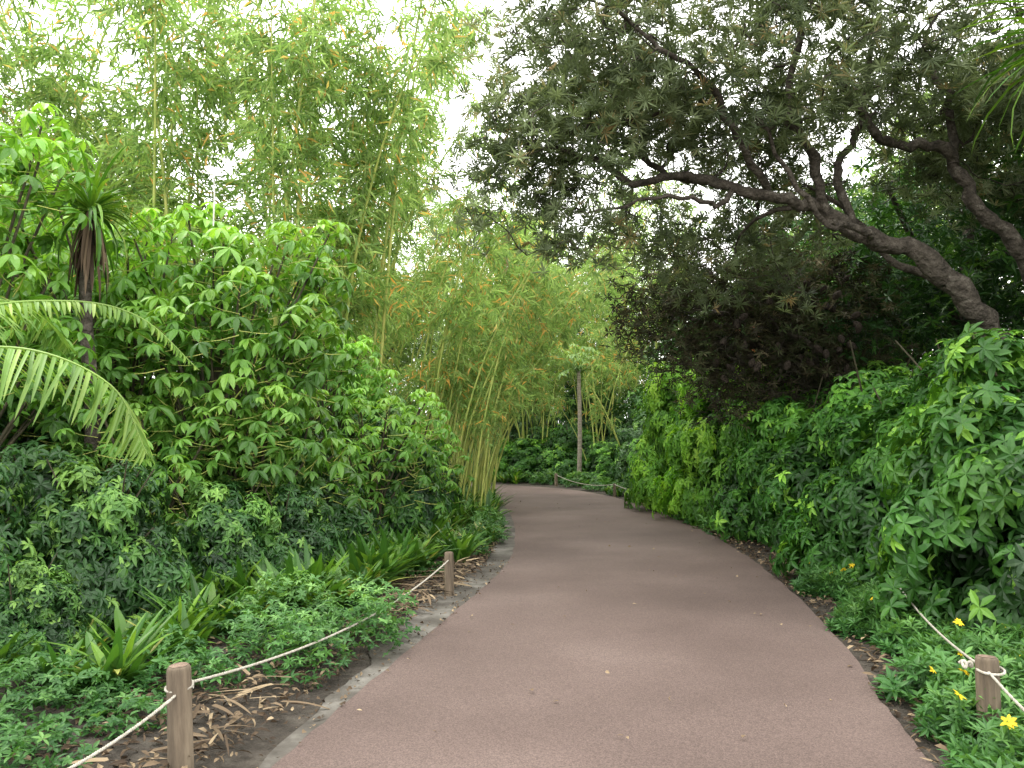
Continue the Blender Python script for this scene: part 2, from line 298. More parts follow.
# ---------------------------------------------------------------- bamboo
def make_bamboo(H,lean,yel=.06,start=.25,dens=1.0,p=2.3,thin=.026,ll=1.0):
    r=root("bamboo","slender bamboo cane with drooping green and yellow leaves","bamboo","bamboo canes")
    t=np.linspace(0,1,60); P=np.c_[lean*t**p,.15*np.sin(t*3+U(0,6)),H*(t-.10*t**4)]
    rad=thin*(1-t)**.6+.004; rad[::3]*=1.25
    mc=MB(); tube(mc,P,rad,7); mf=MB()
    nb=int(H*8.5*dens)
    for i in range(nb):
        tt=U(start,1)**.8; base=np.array([np.interp(tt,t,P[:,c]) for c in range(3)])
        a=U(0,6.28); ln=U(.5,1.3)*(1.15-.5*tt)*ll; up=U(.2,.95)
        d=np.array([math.cos(a),math.sin(a),up]); 
        s=np.linspace(0,1,7)[:,None]; br=base+d*ln*s+np.array([0,0,-1])*(s**2)*ln*U(.4,1.0)
        tube(mc,br,np.linspace(.006,.002,7),3)
        m=int(23*ln/.8); ss=U(.2,1,m); pb=np.c_[[np.interp(ss,s[:,0],br[:,c]) for c in range(3)]].T+rng.normal(0,.04,(m,3))
        dd=nrm(d*.5+rng.normal(0,.5,(m,3))+np.array([0,0,-.6])); N=nrm(np.array([0,0,1])+rng.normal(0,.6,(m,3)))
        q=U(0,.87,m); q[rng.random(m)<yel]=U(.94,1)
        scatter(mf,T_LO,pb,dd,N,U(.18,.35,m),U(.025,.042,m),.7,q)
    ob("culm",mc.mesh("culm",[M_culm],True),r); ob("foliage",mf.mesh("foliage",[M_bam]),r); return r
tall=[make_bamboo(11,1.7,.06,dens=.75),make_bamboo(12.5,2.5,.07,dens=.75),make_bamboo(10,1.2,.06,dens=.75),make_bamboo(9,2.6,.07,dens=.75)]
low=[make_bamboo(6.8,2.3,.1,.45,.36,p=1.7,ll=.75,thin=.022),make_bamboo(5.8,2.9,.11,.48,.36,p=1.6,ll=.72,thin=.02),make_bamboo(7.4,1.8,.1,.48,.38,p=1.8,ll=.8,thin=.023),make_bamboo(5.2,1.2,.11,.4,.34,ll=.7,thin=.019),make_bamboo(4.4,1.9,.11,.5,.34,p=1.5,ll=.6,thin=.017)]
def spots(protos,centers):
    bank={i:[] for i in range(len(protos))}
    for (cx,cy,rad,n,s0,s1,rzs) in centers:
        for _ in range(n):
            a=U(0,6.28); rr=rad*math.sqrt(U(0,1)); bank[int(rng.integers(len(protos)))].append((cx+rr*math.cos(a),cy+rr*math.sin(a),U(-rzs,rzs),U(s0,s1)))
    for i,b in bank.items():
        if b: place(protos[i],b)
        else: place(protos[i],[(-9,20,0,1)])
PI=3.14
spots(tall,[(-4.0,13.3,.8,6,.95,1.1,PI),(-6.3,14,1.0,6,1.0,1.2,PI),(-3.2,15.0,.6,7,.95,1.1,1.2),(-3.4,17.5,.7,4,1.05,1.2,1.0),(-8.5,15,1.2,5,1.05,1.25,PI),(-5,19,1.2,4,1.05,1.25,PI),(-10,12,1.0,4,.95,1.15,PI),(-4,23,1.2,5,.7,.85,1),(1.8,32,1.5,7,.95,1.15,PI),(4.5,33,1.5,6,.95,1.15,PI),(-1.0,31,1,6,.9,1.1,PI),(3.5,30,1.0,4,.85,1.0,PI)])
spots(low,[(-1.7,16.5,.6,15,.85,1.05,1.0),(-1.4,19.5,.8,26,.9,1.15,.7),(-1.8,22,.7,18,.9,1.25,.5),(-.85,15.0,.35,10,.6,.85,1.0),(-.7,18.2,.35,18,.8,1.1,.5),(-3.4,21,1.2,12,1,1.2,1.2),
  (.3,31,1.2,10,.95,1.2,PI),(2.2,31.5,1.5,9,.95,1.25,PI),(-3,32,2,6,1,1.3,PI),(3.4,27.8,.8,8,.8,1.0,PI)])

# ---------------------------------------------------------------- trees from skeletons
def ell_pts(ells,n):
    vol=np.array([e[3]*e[4]*e[5] for e in ells]); vol=vol/vol.sum(); out=[]
    for e,c in zip(ells,rng.multinomial(n,vol)):
        d=nrm(rng.normal(size=(c,3)))*(U(.15,1,c)**(.45))[:,None]; out.append(np.array(e[:3])+d*np.array(e[3:6]))
    return np.concatenate(out)
def connect(mb,nodes,rads,cl,rmin=.006,sides=4):
    nodes=list(map(np.array,nodes)); rads=list(rads); N=np.array(nodes)
    order=np.argsort([np.min(np.linalg.norm(N-c,axis=1)) for c in cl])
    dirs=np.zeros((len(cl),3))
    for ii in order:
        c=cl[ii]; N=np.array(nodes); dd=np.linalg.norm(N-c,axis=1)+.35*np.maximum(N[:,2]-c[2],0); k=int(np.argmin(dd)); b=N[k]
        ln=np.linalg.norm(c-b); s=np.linspace(0,1,6)[:,None]
        pts=b+(c-b)*s+np.sin(s*3.14)*rng.normal(0,.15*ln,3)+np.sin(s*6.28)*rng.normal(0,.1*ln,3)
        r0=min(rads[k]*.75,.011+.022*ln); rr=np.linspace(max(r0,rmin*1.3),rmin,6)
        tube(mb,pts,rr,sides); dirs[ii]=pts[-1]-pts[-3]
        for q in (2,4,5): nodes.append(pts[q]); rads.append(rr[q])
    return nrm(dirs)
def banksia():
    r=root("banksia_tree","gnarled banksia tree with arching trunk leaning over the path","tree")
    limbs=[([(6.35,9.7,-.1),(6.2,9.6,1.0),(5.9,9.3,2.1),(5.4,9,2.88),(4.84,8.95,3.42),(4.16,9,3.82),(3.6,9,4.05),(2.92,8.9,4.33),(2.13,9,4.46),(1.45,9.1,4.55),(.94,9.1,4.7),(.5,9.1,5.0)],[.22,.2,.17,.145,.125,.105,.088,.066,.054,.044,.033,.02]),
      ([(3.65,9,4.0),(3.38,8.8,4.6),(3.1,8.7,5.2),(3.2,8.6,6.0),(2.9,8.4,7.0)],[.066,.057,.047,.036,.025]),
      ([(4.0,9,3.9),(3.85,9.2,4.6),(4.2,9.4,5.3),(4.4,9.4,6.3)],[.052,.046,.038,.028]),
      ([(6.5,9.6,.6),(6.7,9.5,2.2),(6.0,9.1,3.45),(5.4,9,4.15),(5.1,9,4.75),(4.5,9,4.95),(4.05,8.9,5.15),(3.6,8.8,5.9)],[.15,.125,.1,.08,.07,.056,.046,.033]),
      ([(5.1,9,4.72),(5.2,9.2,5.4),(5.0,9.4,6.3)],[.055,.045,.03]),
      ([(5.45,9,2.8),(5.1,9.5,3.4),(4.6,9.8,3.9),(4.0,10,4.6)],[.06,.05,.04,.03]),
      ([(4.16,9,3.82),(3.9,8.7,3.75),(3.3,8.5,4.0),(2.6,8.3,4.9)],[.045,.04,.03,.02]),
      ([(2.92,8.9,4.33),(2.4,8.4,4.9),(1.8,8,5.4),(1.0,7.8,5.9)],[.045,.038,.03,.02]),
      ([(2.13,9,4.46),(1.6,9.6,5.0),(1.0,10,5.7)],[.038,.03,.02]),
      ([(2.6,9,4.4),(2.2,8.7,4.15),(1.5,8.5,4.1),(.7,8.6,4.05)],[.033,.028,.02,.012])]
    mt=MB(); nodes=[];rads=[]
    for P,R in limbs:
        P=np.array(P,float); S=smooth(P,6); S[1:-1]+=rng.normal(0,.024,(len(S)-2,3)); tt=np.arange(len(S)); S[:,2]+=.06*np.sin(tt*.55+P[0][0])*(S[:,2]>3); Rr=np.interp(np.linspace(0,1,len(S)),np.linspace(0,1,len(R)),R)*U(.84,1.15,len(S))
        tube(mt,S,Rr,12)
        for a,b in zip(S,Rr):
            if a[2]>3.9 and a[0]<5.3: nodes.append(a);rads.append(b)
    ells=[(2.2,9,6.2,2.3,2.3,1.6),(5.2,9,6.3,2.5,2.5,1.6),(.72,9,5.3,1.35,1.5,1.3),(6.2,9.5,5.1,1.6,1.8,.8),(.4,8.9,4.4,1.1,1.0,.8),(3.0,10.5,5.2,1.7,1.2,.9),(2.0,9.9,4.05,1.5,.8,.6),(3.2,8.2,5.3,1.3,.8,.5),(4.6,8.6,5.3,1.2,.8,.5),(3.0,10.9,4.1,1.8,.7,.8)]
    cl=ell_pts(ells,950)
    # drop leaf tufts before and around the thick limbs to keep them in view
    m1=smooth(limbs[0][0],6); m2=smooth(limbs[3][0],6); big=np.vstack([m1[m1[:,0]>1.1],m2]); big=big[big[:,2]>2.5]
    dm=np.array([np.min(np.sqrt((big[:,0]-c[0])**2+(big[:,2]-c[2])**2+(.25*(big[:,1]-c[1]))**2)) for c in cl]); cl=cl[dm>.32]
    dr=connect(mt,nodes,rads,cl)
    ob("trunk",mt.mesh("trunk",[M_bark],True),r)
    mf=MB(); n=10; c=np.repeat(cl,n,0)+rng.normal(0,.165,(len(cl)*n,3)); A=nrm(np.repeat(dr,n,0)*.4+rng.normal(0,.45,(len(c),3))+np.array([0,0,.5]))
    q=np.clip(np.repeat(rng.normal(.45,.22,len(cl)),n)+rng.normal(0,.1,len(c))+.06*(c[:,2]-5),0,.86); q[rng.random(len(q))<.02]=.98
    rosettes(mf,T_LO,c,A,13,U(.12,.19,len(c)),.022,.55,.35,q)
    ob("crown",mf.mesh("crown",[M_banks]),r)
    mc=MB(); t=np.linspace(0,1,9); tube(mc,np.c_[0*t,0*t,.13*t-.065],.033*np.sin(np.clip(t,.04,.97)*3.14)**.5,10,cap=True)
    me=mc.mesh("seed_cone",[M_cone],True)
    nb=np.array([np.sum(np.linalg.norm(cl-c0,axis=1)<.7) for c0 in cl]); ids=np.argsort(-nb)[:120][::4]
    for i in ids: ob("seed_cone",me,r,tuple(cl[i]+rng.normal(0,.05,3)),(U(-1,1),U(-1,1),0))
banksia()
def make_tree(name,label,cat,group,limbs,ells,ncl,leaf,mat,nper,k,sig,tm=T_LO,w=.3,tilt=.2,cols=(.4,.18),bark=M_bark,nodez=1.5,loc=(0,0,0)):
    r=root(name,label,cat,group,loc); mt=MB(); nodes=[];rads=[]
    for P,R in limbs:
        S=smooth(P,5); Rr=np.interp(np.linspace(0,1,len(S)),np.linspace(0,1,len(R)),R); tube(mt,S,Rr,8)
        for a,b in zip(S,Rr):
            if a[2]>nodez: nodes.append(a);rads.append(b)
    cl=ell_pts(ells,ncl); dr=connect(mt,nodes,rads,cl,.005,3); ob("trunk",mt.mesh("trunk",[bark],True),r)
    mf=MB(); c=np.repeat(cl,nper,0)+rng.normal(0,sig,(ncl*nper,3)); A=nrm(rng.normal(0,.5,(len(c),3))+np.array([0,0,.7]))
    q=np.clip(np.repeat(rng.normal(cols[0],cols[1],ncl),nper)+rng.normal(0,.1,len(c)),0,1)
    rosettes(mf,tm,c,A,k,leaf,leaf*w,tilt,.6,q); ob("crown",mf.mesh("crown",[mat]),r); return r
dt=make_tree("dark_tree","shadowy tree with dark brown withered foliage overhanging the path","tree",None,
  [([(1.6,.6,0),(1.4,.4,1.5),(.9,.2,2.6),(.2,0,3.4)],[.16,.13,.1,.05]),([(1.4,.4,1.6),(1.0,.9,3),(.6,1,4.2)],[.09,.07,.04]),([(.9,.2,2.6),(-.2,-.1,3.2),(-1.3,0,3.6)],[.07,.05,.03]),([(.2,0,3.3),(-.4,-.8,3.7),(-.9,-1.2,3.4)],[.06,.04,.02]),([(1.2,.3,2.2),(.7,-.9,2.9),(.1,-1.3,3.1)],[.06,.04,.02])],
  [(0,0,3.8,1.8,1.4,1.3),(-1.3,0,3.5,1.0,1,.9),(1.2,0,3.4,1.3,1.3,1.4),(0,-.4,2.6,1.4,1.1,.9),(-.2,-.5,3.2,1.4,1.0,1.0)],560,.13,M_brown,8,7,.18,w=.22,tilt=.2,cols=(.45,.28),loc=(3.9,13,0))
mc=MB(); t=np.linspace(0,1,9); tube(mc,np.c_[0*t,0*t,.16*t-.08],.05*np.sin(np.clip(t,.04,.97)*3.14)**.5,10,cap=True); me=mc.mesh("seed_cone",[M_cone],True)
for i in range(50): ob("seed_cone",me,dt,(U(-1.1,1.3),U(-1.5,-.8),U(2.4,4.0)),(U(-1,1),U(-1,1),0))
GT="trees closing off the garden behind the bamboo"
L3=[([(0,0,0),(.1,0,2),(0,.2,4),(.2,0,6.5)],[.2,.16,.12,.05]),([(.1,0,2.2),(1,.4,3.6),(1.7,.6,5)],[.1,.07,.04]),([(0,.1,3),(-1,-.3,4.5),(-1.6,-.5,5.6)],[.09,.06,.04])]
b1=make_tree("leafy_tree","tall leafy tree with fine light green foliage","tree",GT,L3,[(0,0,5.6,2.2,2.2,2.2),(1.3,.4,4.6,1.4,1.4,1.4),(-1.4,-.3,5,1.4,1.4,1.4),(0,0,3,1.5,1.5,1.2)],420,.16,M_far,8,6,.25)
b2=make_tree("leafy_tree","dense mid-green tree behind the planting","tree",GT,L3,[(0,0,4.4,2.4,2.2,2.4),(1.2,.2,3.2,1.6,1.4,1.6),(-1.2,0,3,1.6,1.5,1.6)],420,.17,M_dark,8,6,.25)
place(b1,[(-11,17,0,1.3),(-12,23,2,1.4),(-5,27,3,1.1),(-9,30,4,1.2),(10,17,3,1.2),(1,40,1,1.5),(-4,41,2,1.4),(6,38,2,1.5),(12,30,3,1.3),(8.5,24,3,1.1),(-9.5,7,2,1.05)])
place(b2,[(7.6,13,0,1.0),(8.6,10.5,1,1.1),(6.6,16.5,2,1.0),(5.5,21,2,.85),(9,8,3,1.1),(9,20,3,1.2),(4.2,37,4,1),(-1.5,38,2,.95),(-7,36,1,1),(9.5,34,1,1.1),(7.3,28,0,.9),(-8,24,2,.9),(1.6,36,1,.85)])

# ---------------------------------------------------------------- palms
def frond_mesh(pts,lmax,n=46,droop=.5,mat=M_palm,w=.03,q0=.5,hang=.2,jit=.07):
    S=smooth(pts,8); mb=MB(); tube(mb,S,np.linspace(.014,.003,len(S)),5,rnd=.7)
    s=np.linspace(.12,.99,n)+U(-.006,.006,n); s=np.clip(s,0,1); idx=s*(len(S)-1); P=np.c_[[np.interp(idx,np.arange(len(S)),S[:,c]) for c in range(3)]].T
    Tn=nrm(np.gradient(smooth(pts,8),axis=0))[np.clip(idx.astype(int),0,len(S)-1)]; side=nrm(np.cross(Tn,np.array([0,0,1.]))); up=np.cross(side,Tn)
    ln=lmax*np.sin(np.clip(s*.85+.13,0,1)*3.14)**.6
    for sg in (-1,1):
        D=nrm(side*sg+Tn*.55+up*.15+np.array([0,0,-hang])+rng.normal(0,jit,(n,3))); 
        scatter(mb,T_STRAP,P,D,up,ln*U(.75,1.12,n),w*U(.75,1.2,n),droop*U(.4,1.8,n),np.clip(q0+rng.normal(0,.2,n),0,1))
    return mb.mesh("frond",[mat])
pr=root("palm","small palm with pale feathery arching fronds","palm",None,(-4.25,4.9,0))
mb=MB(); t=np.linspace(0,1,24); rad=.12-.03*t; rad[::2]*=1.15; tube(mb,np.c_[.05*np.sin(t*2),0*t,1.75*t-.1],rad,12); ob("trunk",mb.mesh("trunk",[M_trunk],True),pr)
F=[([(0,0,1.6),(.7,-.1,1.98),(1.35,-.2,2.04),(1.9,-.25,1.82),(2.15,-.3,1.42)],.5),([(0,0,1.6),(.6,.3,2.3),(1.2,.45,2.44),(1.7,.5,2.34),(2.1,.55,1.98)],.16),([(0,0,1.6),(.5,-.4,1.95),(1.0,-.6,1.95),(1.4,-.75,1.75)],.42),
   ([(0,0,1.6),(-.2,.5,2.5),(-.4,1.2,2.9),(-.6,1.9,2.6)],.45),([(0,0,1.6),(.2,.8,2.4),(.3,1.5,2.6),(.35,2.1,2.3)],.38),
   ([(0,0,1.6),(-.6,-.2,2.3),(-1.2,-.4,2.3),(-1.7,-.5,1.8)],.45),([(0,0,1.6),(.1,-.6,2.3),(.3,-1.1,2.5),(.5,-1.5,2.3)],.4)]
for P,l in F: ob("frond",frond_mesh(P,l,n=54,hang=.9,w=.023,droop=.45,jit=.12),pr)
def make_palm(label,H,mat,nf=16,Lf=1.5):
    r=root("palm_tree",label,"palm",None); mb=MB(); t=np.linspace(0,1,30); rad=.085-.015*t; rad[::2]*=1.1
    tube(mb,np.c_[.05*np.sin(t*3),0*t,H*t],rad,10); ob("trunk",mb.mesh("trunk",[M_trunk],True),r)
    for i in range(nf):
        a=i*2.4; e=U(-.1,1.0); c,s=math.cos(a),math.sin(a); L=Lf*U(.8,1.1)
        pts=[(0,0,H),(c*L*.35*math.cos(e),s*L*.35*math.cos(e),H+L*.35*math.sin(e)+.1),(c*L*.75*math.cos(e*.6),s*L*.75*math.cos(e*.6),H+L*.45*math.sin(e)),(c*L,s*L,H+L*.3*math.sin(e)-.45)]
        ob("frond",frond_mesh(pts,.42,26,.5,mat,.035,.45),r)
    return r
p2=make_palm("dark green palm with arching fronds behind the shrubs",1.5,M_fan,18,1.6); p2.location=(-5.8,9,0)
# slim pale-trunked tree at the end of the path
r=root("slim_tree","slim pale straight trunk topped with light green leaves","tree",None,(2.3,27.5,0))
mb=MB(); t=np.linspace(0,1,20); tube(mb,np.c_[.04*np.sin(t*3),0*t,4.0*t-.05],.085-.02*t,10); ob("trunk",mb.mesh("trunk",[M_trunk],True),r)
mf=MB(); n=34; a=U(0,6.28,n); rr=U(.1,1.2,n); P=np.c_[rr*np.cos(a),rr*np.sin(a),4.3+U(-.5,.6,n)-.2*rr]
for q in P: tube(mf,np.array([(0,0,3.8),q*.5+np.array([0,0,2.05]),q]),[.014,.011,.008],4,rnd=.3)
rosettes(mf,T_MID,P,np.c_[rr*np.cos(a)*.5,rr*np.sin(a)*.5,np.ones(n)],7,.27,.08,-.2,.8,U(.1,.8,n)); ob("crown",mf.mesh("crown",[M_far]),r)
def make_drac(label,H,n,L,w=.06,loc=(0,0,0),skirt=0):
    r=root("dragon_tree",label,"tree",None,loc); mb=MB(); tube(mb,smooth([(0,0,-.1),(.1,0,H*.4),(-.05,.05,H*.75),(0,0,H)],6),np.linspace(.09,.05,19),8); ob("trunk",mb.mesh("trunk",[M_bark],True),r)
    mf=MB(); el=U(-.6,1.3,n); az=U(0,6.28,n); D=np.c_[np.cos(az)*np.cos(el),np.sin(az)*np.cos(el),np.sin(el)]
    N=nrm(np.array([0,0,1.])-D*D[:,2:3]+1e-3); scatter(mf,T_STRAP,np.array([0,0,H])+D*.04,D,N,U(.6,1.15,n)*L,w,U(.5,2.0,n),U(.3,.9,n)); ob("foliage",mf.mesh("foliage",[M_strap]),r)
    if skirt:
        mf=MB(); az=U(0,6.28,skirt); D=np.c_[np.cos(az)*.5,np.sin(az)*.5,-np.ones(skirt)]; N=np.c_[np.cos(az),np.sin(az),0*az]
        scatter(mf,T_STRAP,np.c_[.05*np.cos(az),.05*np.sin(az),H-U(0,.4,skirt)],D,N,U(.3,.7,skirt),.035,.5,U(0,.6,skirt)); ob("dead_leaf_skirt",mf.mesh("dead_leaf_skirt",[M_litter]),r)
make_drac("strap-leaved tree with a skirt of dead brown leaves",3.8,90,.8,.035,(-4.25,7.9,0),60)
make_drac("strap-leaved tree with long hanging blades above the hedge",4.9,120,1.2,.05,(4.95,6.6,0))

# ---------------------------------------------------------------- strap plants
def make_clivia(n,L,w0=.035,w1=.055,e0=.6):
    r=root("strap_leaf_plant","low clump of arching strap-shaped green leaves at the bed edge","plant","strap-leaved clumps edging the bed")
    az=U(0,6.28,n); el=U(e0,1.4,n); D=np.c_[np.cos(az)*np.cos(el),np.sin(az)*np.cos(el),np.sin(el)]; N=nrm(np.array([0,0,1.])-D*D[:,2:3]+1e-3)
    mf=MB(); q=U(.1,.88,n); q[rng.random(n)<.04]=.98
    scatter(mf,T_STRAP,np.c_[U(-.05,.05,n),U(-.05,.05,n),0*az],D,N,U(.6,1.1,n)*L,U(w0,w1,n),U(.2,1.2,n),q); ob("leaves",mf.mesh("leaves",[M_strap]),r); return r
cv=[make_clivia(22,.5,.075,.11,.8),make_clivia(28,.62),make_clivia(20,.55,.07,.1,.85),make_clivia(24,.45)]
def pxl(y): return float(np.interp(y,LL[:,1],LL[:,0]))
def pxr(y): return float(np.interp(y,RR[:,1],RR[:,0]))
bank=[[],[],[],[]]
for _ in range(90):
    y=U(6.7,9.8); x=pxl(y)-U(.9,2.6); bank[int(rng.choice(4,p=[.45,.05,.45,.05]))].append((x,y,U(0,6),U(.85,1.2)))
for _ in range(85):
    y=U(9.6,20); x=pxl(y)-U(.3,1.4); bank[int(rng.integers(4))].append((x,y,U(0,6),U(.8,1.2)))
for _ in range(38):
    y=U(4.8,7.2); bank[int(rng.choice(4,p=[.4,.1,.4,.1]))].append((pxl(y)-U(1.4,3.0),y,U(0,6),U(.65,.95)))
for _ in range(22):
    y=U(12,24); bank[int(rng.integers(4))].append((pxr(y)+U(.25,.8),y,U(0,6),U(.5,.8)))
for _ in range(14):
    bank[int(rng.integers(4))].append((U(-1,3.2),U(28.3,29.5)-.6,U(0,6),U(.8,1.3)))
for i in range(4): place(cv[i],bank[i])

# ---------------------------------------------------------------- ground cover (stuff)
def cover(name,pts,L,h,mat,label,k=5,tm=T_MID,w=.4):
    mf=MB(); n=len(pts); P=np.c_[pts,U(0,1,n)**.7*h]; A=nrm(rng.normal(0,.4,(n,3))+np.array([0,0,1.]))
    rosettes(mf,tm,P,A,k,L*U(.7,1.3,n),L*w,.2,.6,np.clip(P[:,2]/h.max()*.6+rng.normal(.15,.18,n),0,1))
    o=ob(name,mf.mesh(name,[mat])); o["kind"]="stuff"; o["label"]=label; o["category"]="ground cover"; return o
def blobs(bl,n):
    out=[];hh=[]
    for (x,y,r,h) in bl:
        m=int(n*r*r*(1+h)); a=U(0,6.28,m); rr=r*np.sqrt(U(0,1,m)); out.append(np.c_[x+rr*np.cos(a),y+rr*np.sin(a)]); hh.append(h*np.sqrt(np.clip(1.05-(rr/r)**2,0,1)))
    return np.concatenate(out),np.concatenate(hh)
bl=[(-1.3,5.2,.28,.4),(-1.12,5.8,.33,.5),(-.98,6.25,.27,.42),(-1.6,5.5,.35,.4),(-1.75,6.2,.45,.5),(-2.3,5.3,.35,.26),(-2.6,6.2,.35,.3),(-2.45,4.5,.35,.2),(-2.8,4.7,.4,.25),(-2.25,3.75,.3,.18),(-2.75,3.9,.35,.22),(-1.5,7.1,.35,.35),(-1.05,9.0,.3,.25),(-.6,10.5,.3,.3),(-.42,11.6,.35,.36),(-.38,12.8,.35,.42),(-.42,14,.3,.35),(-1.95,4.95,.3,.22),(-2.05,4.3,.25,.16),(-1.95,3.3,.22,.12),(-2.4,3.2,.3,.16)]
pts,hh=blobs(bl,1500); cover("ground_cover",pts,.05,hh,M_cover,"low spreading small-leaved green ground cover in the bed")
bl=[(3.5,y,.4,.2) for y in np.arange(13,22,.7)]+[(3.1,22,.5,.35),(2.7,24,.6,.4),(2.2,26,.6,.5),(1.2,27.5,.6,.5),(.2,28.6,.6,.5),(-1,29.5,.7,.5)]
pts,hh=blobs(bl,500); cover("ground_cover",pts,.09,hh,M_cover,"low light green plants along the outer edge of the bend")
def make_gaz(nf):
    r=root("flowering_plant","low leafy plant dotted with yellow daisy flowers","plant","yellow-flowered border plants")
    mf=MB(); n=240; a=U(0,6.28,n); rr=.3*np.sqrt(U(0,1,n)); P=np.c_[rr*np.cos(a),rr*np.sin(a),U(.02,1,n)*.26*np.sqrt(1.05-(rr/.3)**2)]
    rosettes(mf,T_MID,P,nrm(rng.normal(0,.45,(n,3))+np.array([0,0,1.])),6,.085,.022,.5,.5,np.clip(P[:,2]*2+U(-.1,.3,n),0,1)); ob("foliage",mf.mesh("foliage",[M_cover]),r)
    for i in range(nf):
        mb=MB(); x,y=U(-.25,.25),U(-.25,.25); z=U(.27,.34); tube(mb,np.array([(x,y,.05),(x+.01,y,z)]),.003,4,rnd=.2,mat=1)
        rosettes(mb,T_MID,np.array([[x+.01,y,z]]),np.array([[U(-.4,.4),-.6,.8]]),10,.038,.016,.1,.3,np.array([.5])); ob("flower",mb.mesh("flower",[M_petal,M_cover]),r)
    return r
gz=[make_gaz(0),make_gaz(1),make_gaz(2)]
gb=[[],[],[]]
for _ in range(85):
    y=U(3.1,8.4); x=pxr(y)+U(.24,1.35); gb[int(rng.choice(3,p=[.5,.3,.2]))].append((x,y,U(0,6),U(.7,1.1)))
for i in range(3): place(gz[i],gb[i])

# ---------------------------------------------------------------- litter
def litter(name,pts,label,L0=.04,L1=.1,z=.0,q0=0.):
    mf=MB(); n=len(pts); a=U(0,6.28,n); D=np.c_[np.cos(a),np.sin(a),U(-.1,.35,n)]; N=nrm(rng.normal(0,.4,(n,3))+np.array([0,0,1.]))
    scatter(mf,T_MID,np.c_[pts,U(.0,.03,n)+z],D,N,U(L0,L1,n),U(.01,.032,n),U(.1,1.4,n),q0+(1-q0)*U(0,1,n)**1.4); o=ob(name,mf.mesh(name,[M_litter])); o["kind"]="stuff";o["label"]=label;o["category"]="fallen leaves"
n=5600; y=U(2.6,13,n); x=np.interp(y,LL[:,1],LL[:,0])-np.interp(y,[3,6],[.22,.26])-np.abs(rng.normal(0,1.0,n)); litter("leaf_litter",np.c_[x,y],"dry brown leaves littering the garden bed",z=.02)
n=420; y=U(2.6,10,n); x=np.interp(y,LL[:,1],LL[:,0])+.03-np.abs(rng.normal(0,.24,n)); litter("leaf_litter",np.c_[x,y],"dry leaves and crumbs scattered over the sandy verge",.012,.04,z=.0)
n=2600; y=U(3,20,n); x=np.interp(y,RR[:,1],RR[:,0])+.02+np.abs(rng.normal(0,.35,n)); litter("leaf_litter",np.c_[x,y],"dry brown leaves along the path edge",z=.0)
n=110; y=U(4,24,n); t=rng.beta(.4,.4,n); x=np.interp(y,LL[:,1],LL[:,0])*(1-t)+np.interp(y,RR[:,1],RR[:,0])*t; litter("fallen_leaves",np.c_[x,y],"scattered small dry leaves lying on the path",.02,.05,z=.003,q0=.5)
mf=MB(); n=210; y=np.concatenate([U(3.2,5.0,45),U(6.8,9.6,165)]); x=np.interp(y,LL[:,1],LL[:,0])-.3-np.abs(rng.normal(0,.3,n)); a=U(0,6.28,n)
scatter(mf,T_STRAP,np.c_[x,y,U(.03,.1,n)],np.c_[np.cos(a),np.sin(a),U(-.05,.15,n)],nrm(rng.normal(0,.3,(n,3))+np.array([0,0,1.])),U(.12,.35,n),U(.006,.03,n),U(0,.5,n),U(.3,1,n))
o=ob("bamboo_litter",mf.mesh("bamboo_litter",[M_litter])); o["kind"]="stuff";o["label"]="straw-coloured dry bamboo sheaths and twigs on the soil";o["category"]="plant litter"

# ---------------------------------------------------------------- posts and ropes
def make_post(x,y,h,r0,label,tilt=(0,0)):
    r=root("rope_post",label,"post","rope fence posts beside the path",(x,y,-.02)); r.rotation_euler=(tilt[0],tilt[1],U(0,3))
    sd=24; zs=np.array([-.15,0,h*.15,h*.3,h*.45,h*.6,h*.75,h-.03,h-.012,h-.002,h]); rr=r0*np.array([1.03,1.02,1.03,1.0,1.01,.98,1.0,.98,.95,.86,.74])
    mb=MB(); tube(mb,np.c_[0*zs,0*zs,zs],rr,sd); V0=mb.V[0]; ph=np.arctan2(V0[:,1],V0[:,0]); V0[:,:2]*=(1+.03*np.sin(ph*5+x)+.02*np.sin(ph*9+2))[:,None]
    ob("pole",mb.mesh("pole",[M_post],True),r)
    mb=MB(); a=np.linspace(0,6.283,sd,endpoint=False); V=[(0,0,h+.003)]
    for q,zz in ((.4,.003),(.76,.0015)): V+=[(r0*q*math.cos(t),r0*q*math.sin(t),h+zz) for t in a]
    F3=np.array([(0,1+i,1+(i+1)%sd) for i in range(sd)]); F4=np.array([(1+i,1+sd+i,1+sd+(i+1)%sd,1+(i+1)%sd) for i in range(sd)]); mb.add(np.array(V),[F3,F4],.5); ob("end_grain",mb.mesh("end_grain",[M_posttop]),r)
    return r
GP=[(-1.78,2.2,.5,.055,"weathered round timber post holding a rope",(0,0)),(-1.51,3.75,.49,.054,"weathered round timber post with rope beside leaf litter",(.0,-.05)),(-.61,7.85,.43,.045,"short reddish timber post at the path verge",(0,.03)),
    (1.95,2.4,.44,.055,"round timber post holding a white rope",(0,0)),(2.36,4.05,.44,.054,"round timber post in flowering plants with knotted rope",(0,.06)),(3.5,7.6,.42,.05,"timber post hidden in the hedge",(0,0)),(3.5,16.5,.42,.05,"timber post at the bend of the path",(0,0)),(2.75,21.5,.35,.04,"short timber post near the far bend",(0,0)),(1.45,26.3,.42,.055,"small timber post at the end of the path",(0,0))]
for a in GP: make_post(*a)
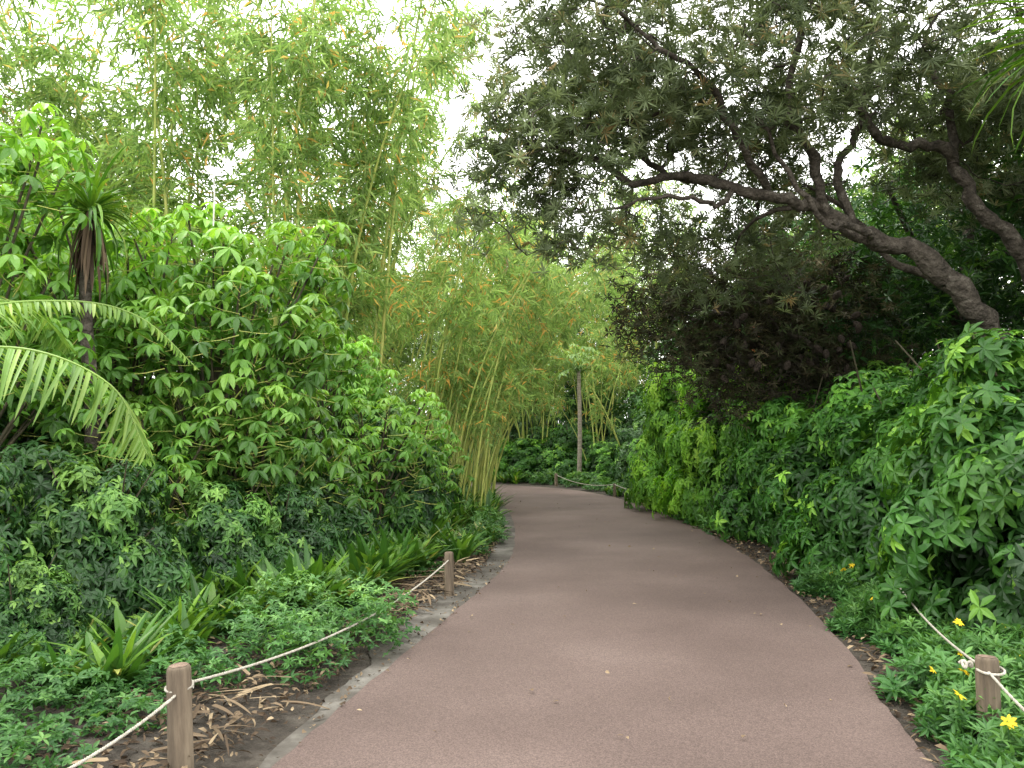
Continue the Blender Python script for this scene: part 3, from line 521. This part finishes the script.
def rope(A,B,sag,r=.0075,label="pale twisted rope strung between timber posts",knot=None):
    A=np.array(A);B=np.array(B); ln=np.linalg.norm(B-A); n=int(ln/.012); t=np.linspace(0,1,n); P=A+(B-A)*t[:,None]; P[:,2]-=sag*4*t*(1-t)
    Tn=nrm(B-A); s=np.cross(Tn,[0,0,1]); s/=np.linalg.norm(s); u=np.cross(s,Tn); ro=root("rope",label,"rope","ropes strung between posts"); mb=MB()
    for k in range(3):
        ph=t*ln/.045*6.283+k*2.094; tube(mb,P+(np.cos(ph)[:,None]*s+np.sin(ph)[:,None]*u)*r*.52,r*.55,5)
    ob("strand",mb.mesh("strand",[M_rope],True),ro)
    if knot:
        mb=MB(); ph=np.linspace(0,6.283*1.2,60); c=np.array(knot[:3]); R=knot[3]; tube(mb,np.c_[c[0]+R*np.cos(ph),c[1]+R*np.sin(ph),c[2]+.014*ph/6.283+.008*np.sin(ph)],r*.9,6)
        if len(knot)>4:
            e=np.array(knot[4]); q=np.linspace(0,1,50); tube(mb,np.c_[e[0]+.016*np.sin(q*12.6)+.06*(q-.5),e[1]+.015*np.cos(q*12.6),e[2]+.014*np.sin(q*18)],r,6)
        ob("knot",mb.mesh("knot",[M_rope],True),ro)
rope((-1.78,2.2,.40),(-1.51,3.75,.36),.09); rope((-1.49,3.78,.38),(-.61,7.85,.34),.14,knot=(-1.53,3.75,.36,.058))
rope((1.95,2.4,.36),(2.36,4.05,.36),.05); rope((2.36,4.05,.36),(3.5,7.6,.36),.1,knot=(2.38,4.05,.35,.06,(2.29,4.1,.375)))
rope((3.5,16.5,.36),(2.75,21.5,.31),.1,.012); rope((2.75,21.5,.31),(1.45,26.3,.36),.14,.010)

# ---------------------------------------------------------------- light, camera
sc=bpy.context.scene; w=bpy.data.worlds.new("World"); sc.world=w; w.use_nodes=True; nt=w.node_tree; nt.nodes.clear()
EL,AZ=math.radians(62),math.radians(-60)
sk=nt.nodes.new("ShaderNodeTexSky"); sk.sky_type="NISHITA"; sk.sun_disc=False; sk.sun_elevation=EL; sk.sun_rotation=AZ; sk.dust_density=4; sk.air_density=1
mx=nt.nodes.new("ShaderNodeMix"); mx.data_type="RGBA"; mx.inputs[0].default_value=.88; mx.inputs["B"].default_value=(31,30.8,30,1)
bg=nt.nodes.new("ShaderNodeBackground"); bg.inputs[1].default_value=.15; o=nt.nodes.new("ShaderNodeOutputWorld")
nt.links.new(sk.outputs[0],mx.inputs["A"]); nt.links.new(mx.outputs["Result"],bg.inputs[0]); nt.links.new(bg.outputs[0],o.inputs[0])
sl=bpy.data.lights.new("sun","SUN"); sl.energy=1.5; sl.angle=math.radians(12); sl.color=(1,.96,.86); so=bpy.data.objects.new("sun",sl); C.objects.link(so)
from mathutils import Vector
dirv=Vector((math.sin(AZ)*math.cos(EL),math.cos(AZ)*math.cos(EL),math.sin(EL))); so.rotation_euler=dirv.to_track_quat('Z','Y').to_euler()
cd=bpy.data.cameras.new("camera"); cam=bpy.data.objects.new("camera",cd); C.objects.link(cam); cam.location=(0,0,1.5); cam.rotation_euler=(math.radians(94.02),0,0)
cd.sensor_width=36; cd.lens=28; cd.clip_start=.05; cd.clip_end=2000; sc.camera=cam
sc.view_settings.view_transform='Standard'; sc.view_settings.look='None'; sc.view_settings.exposure=0
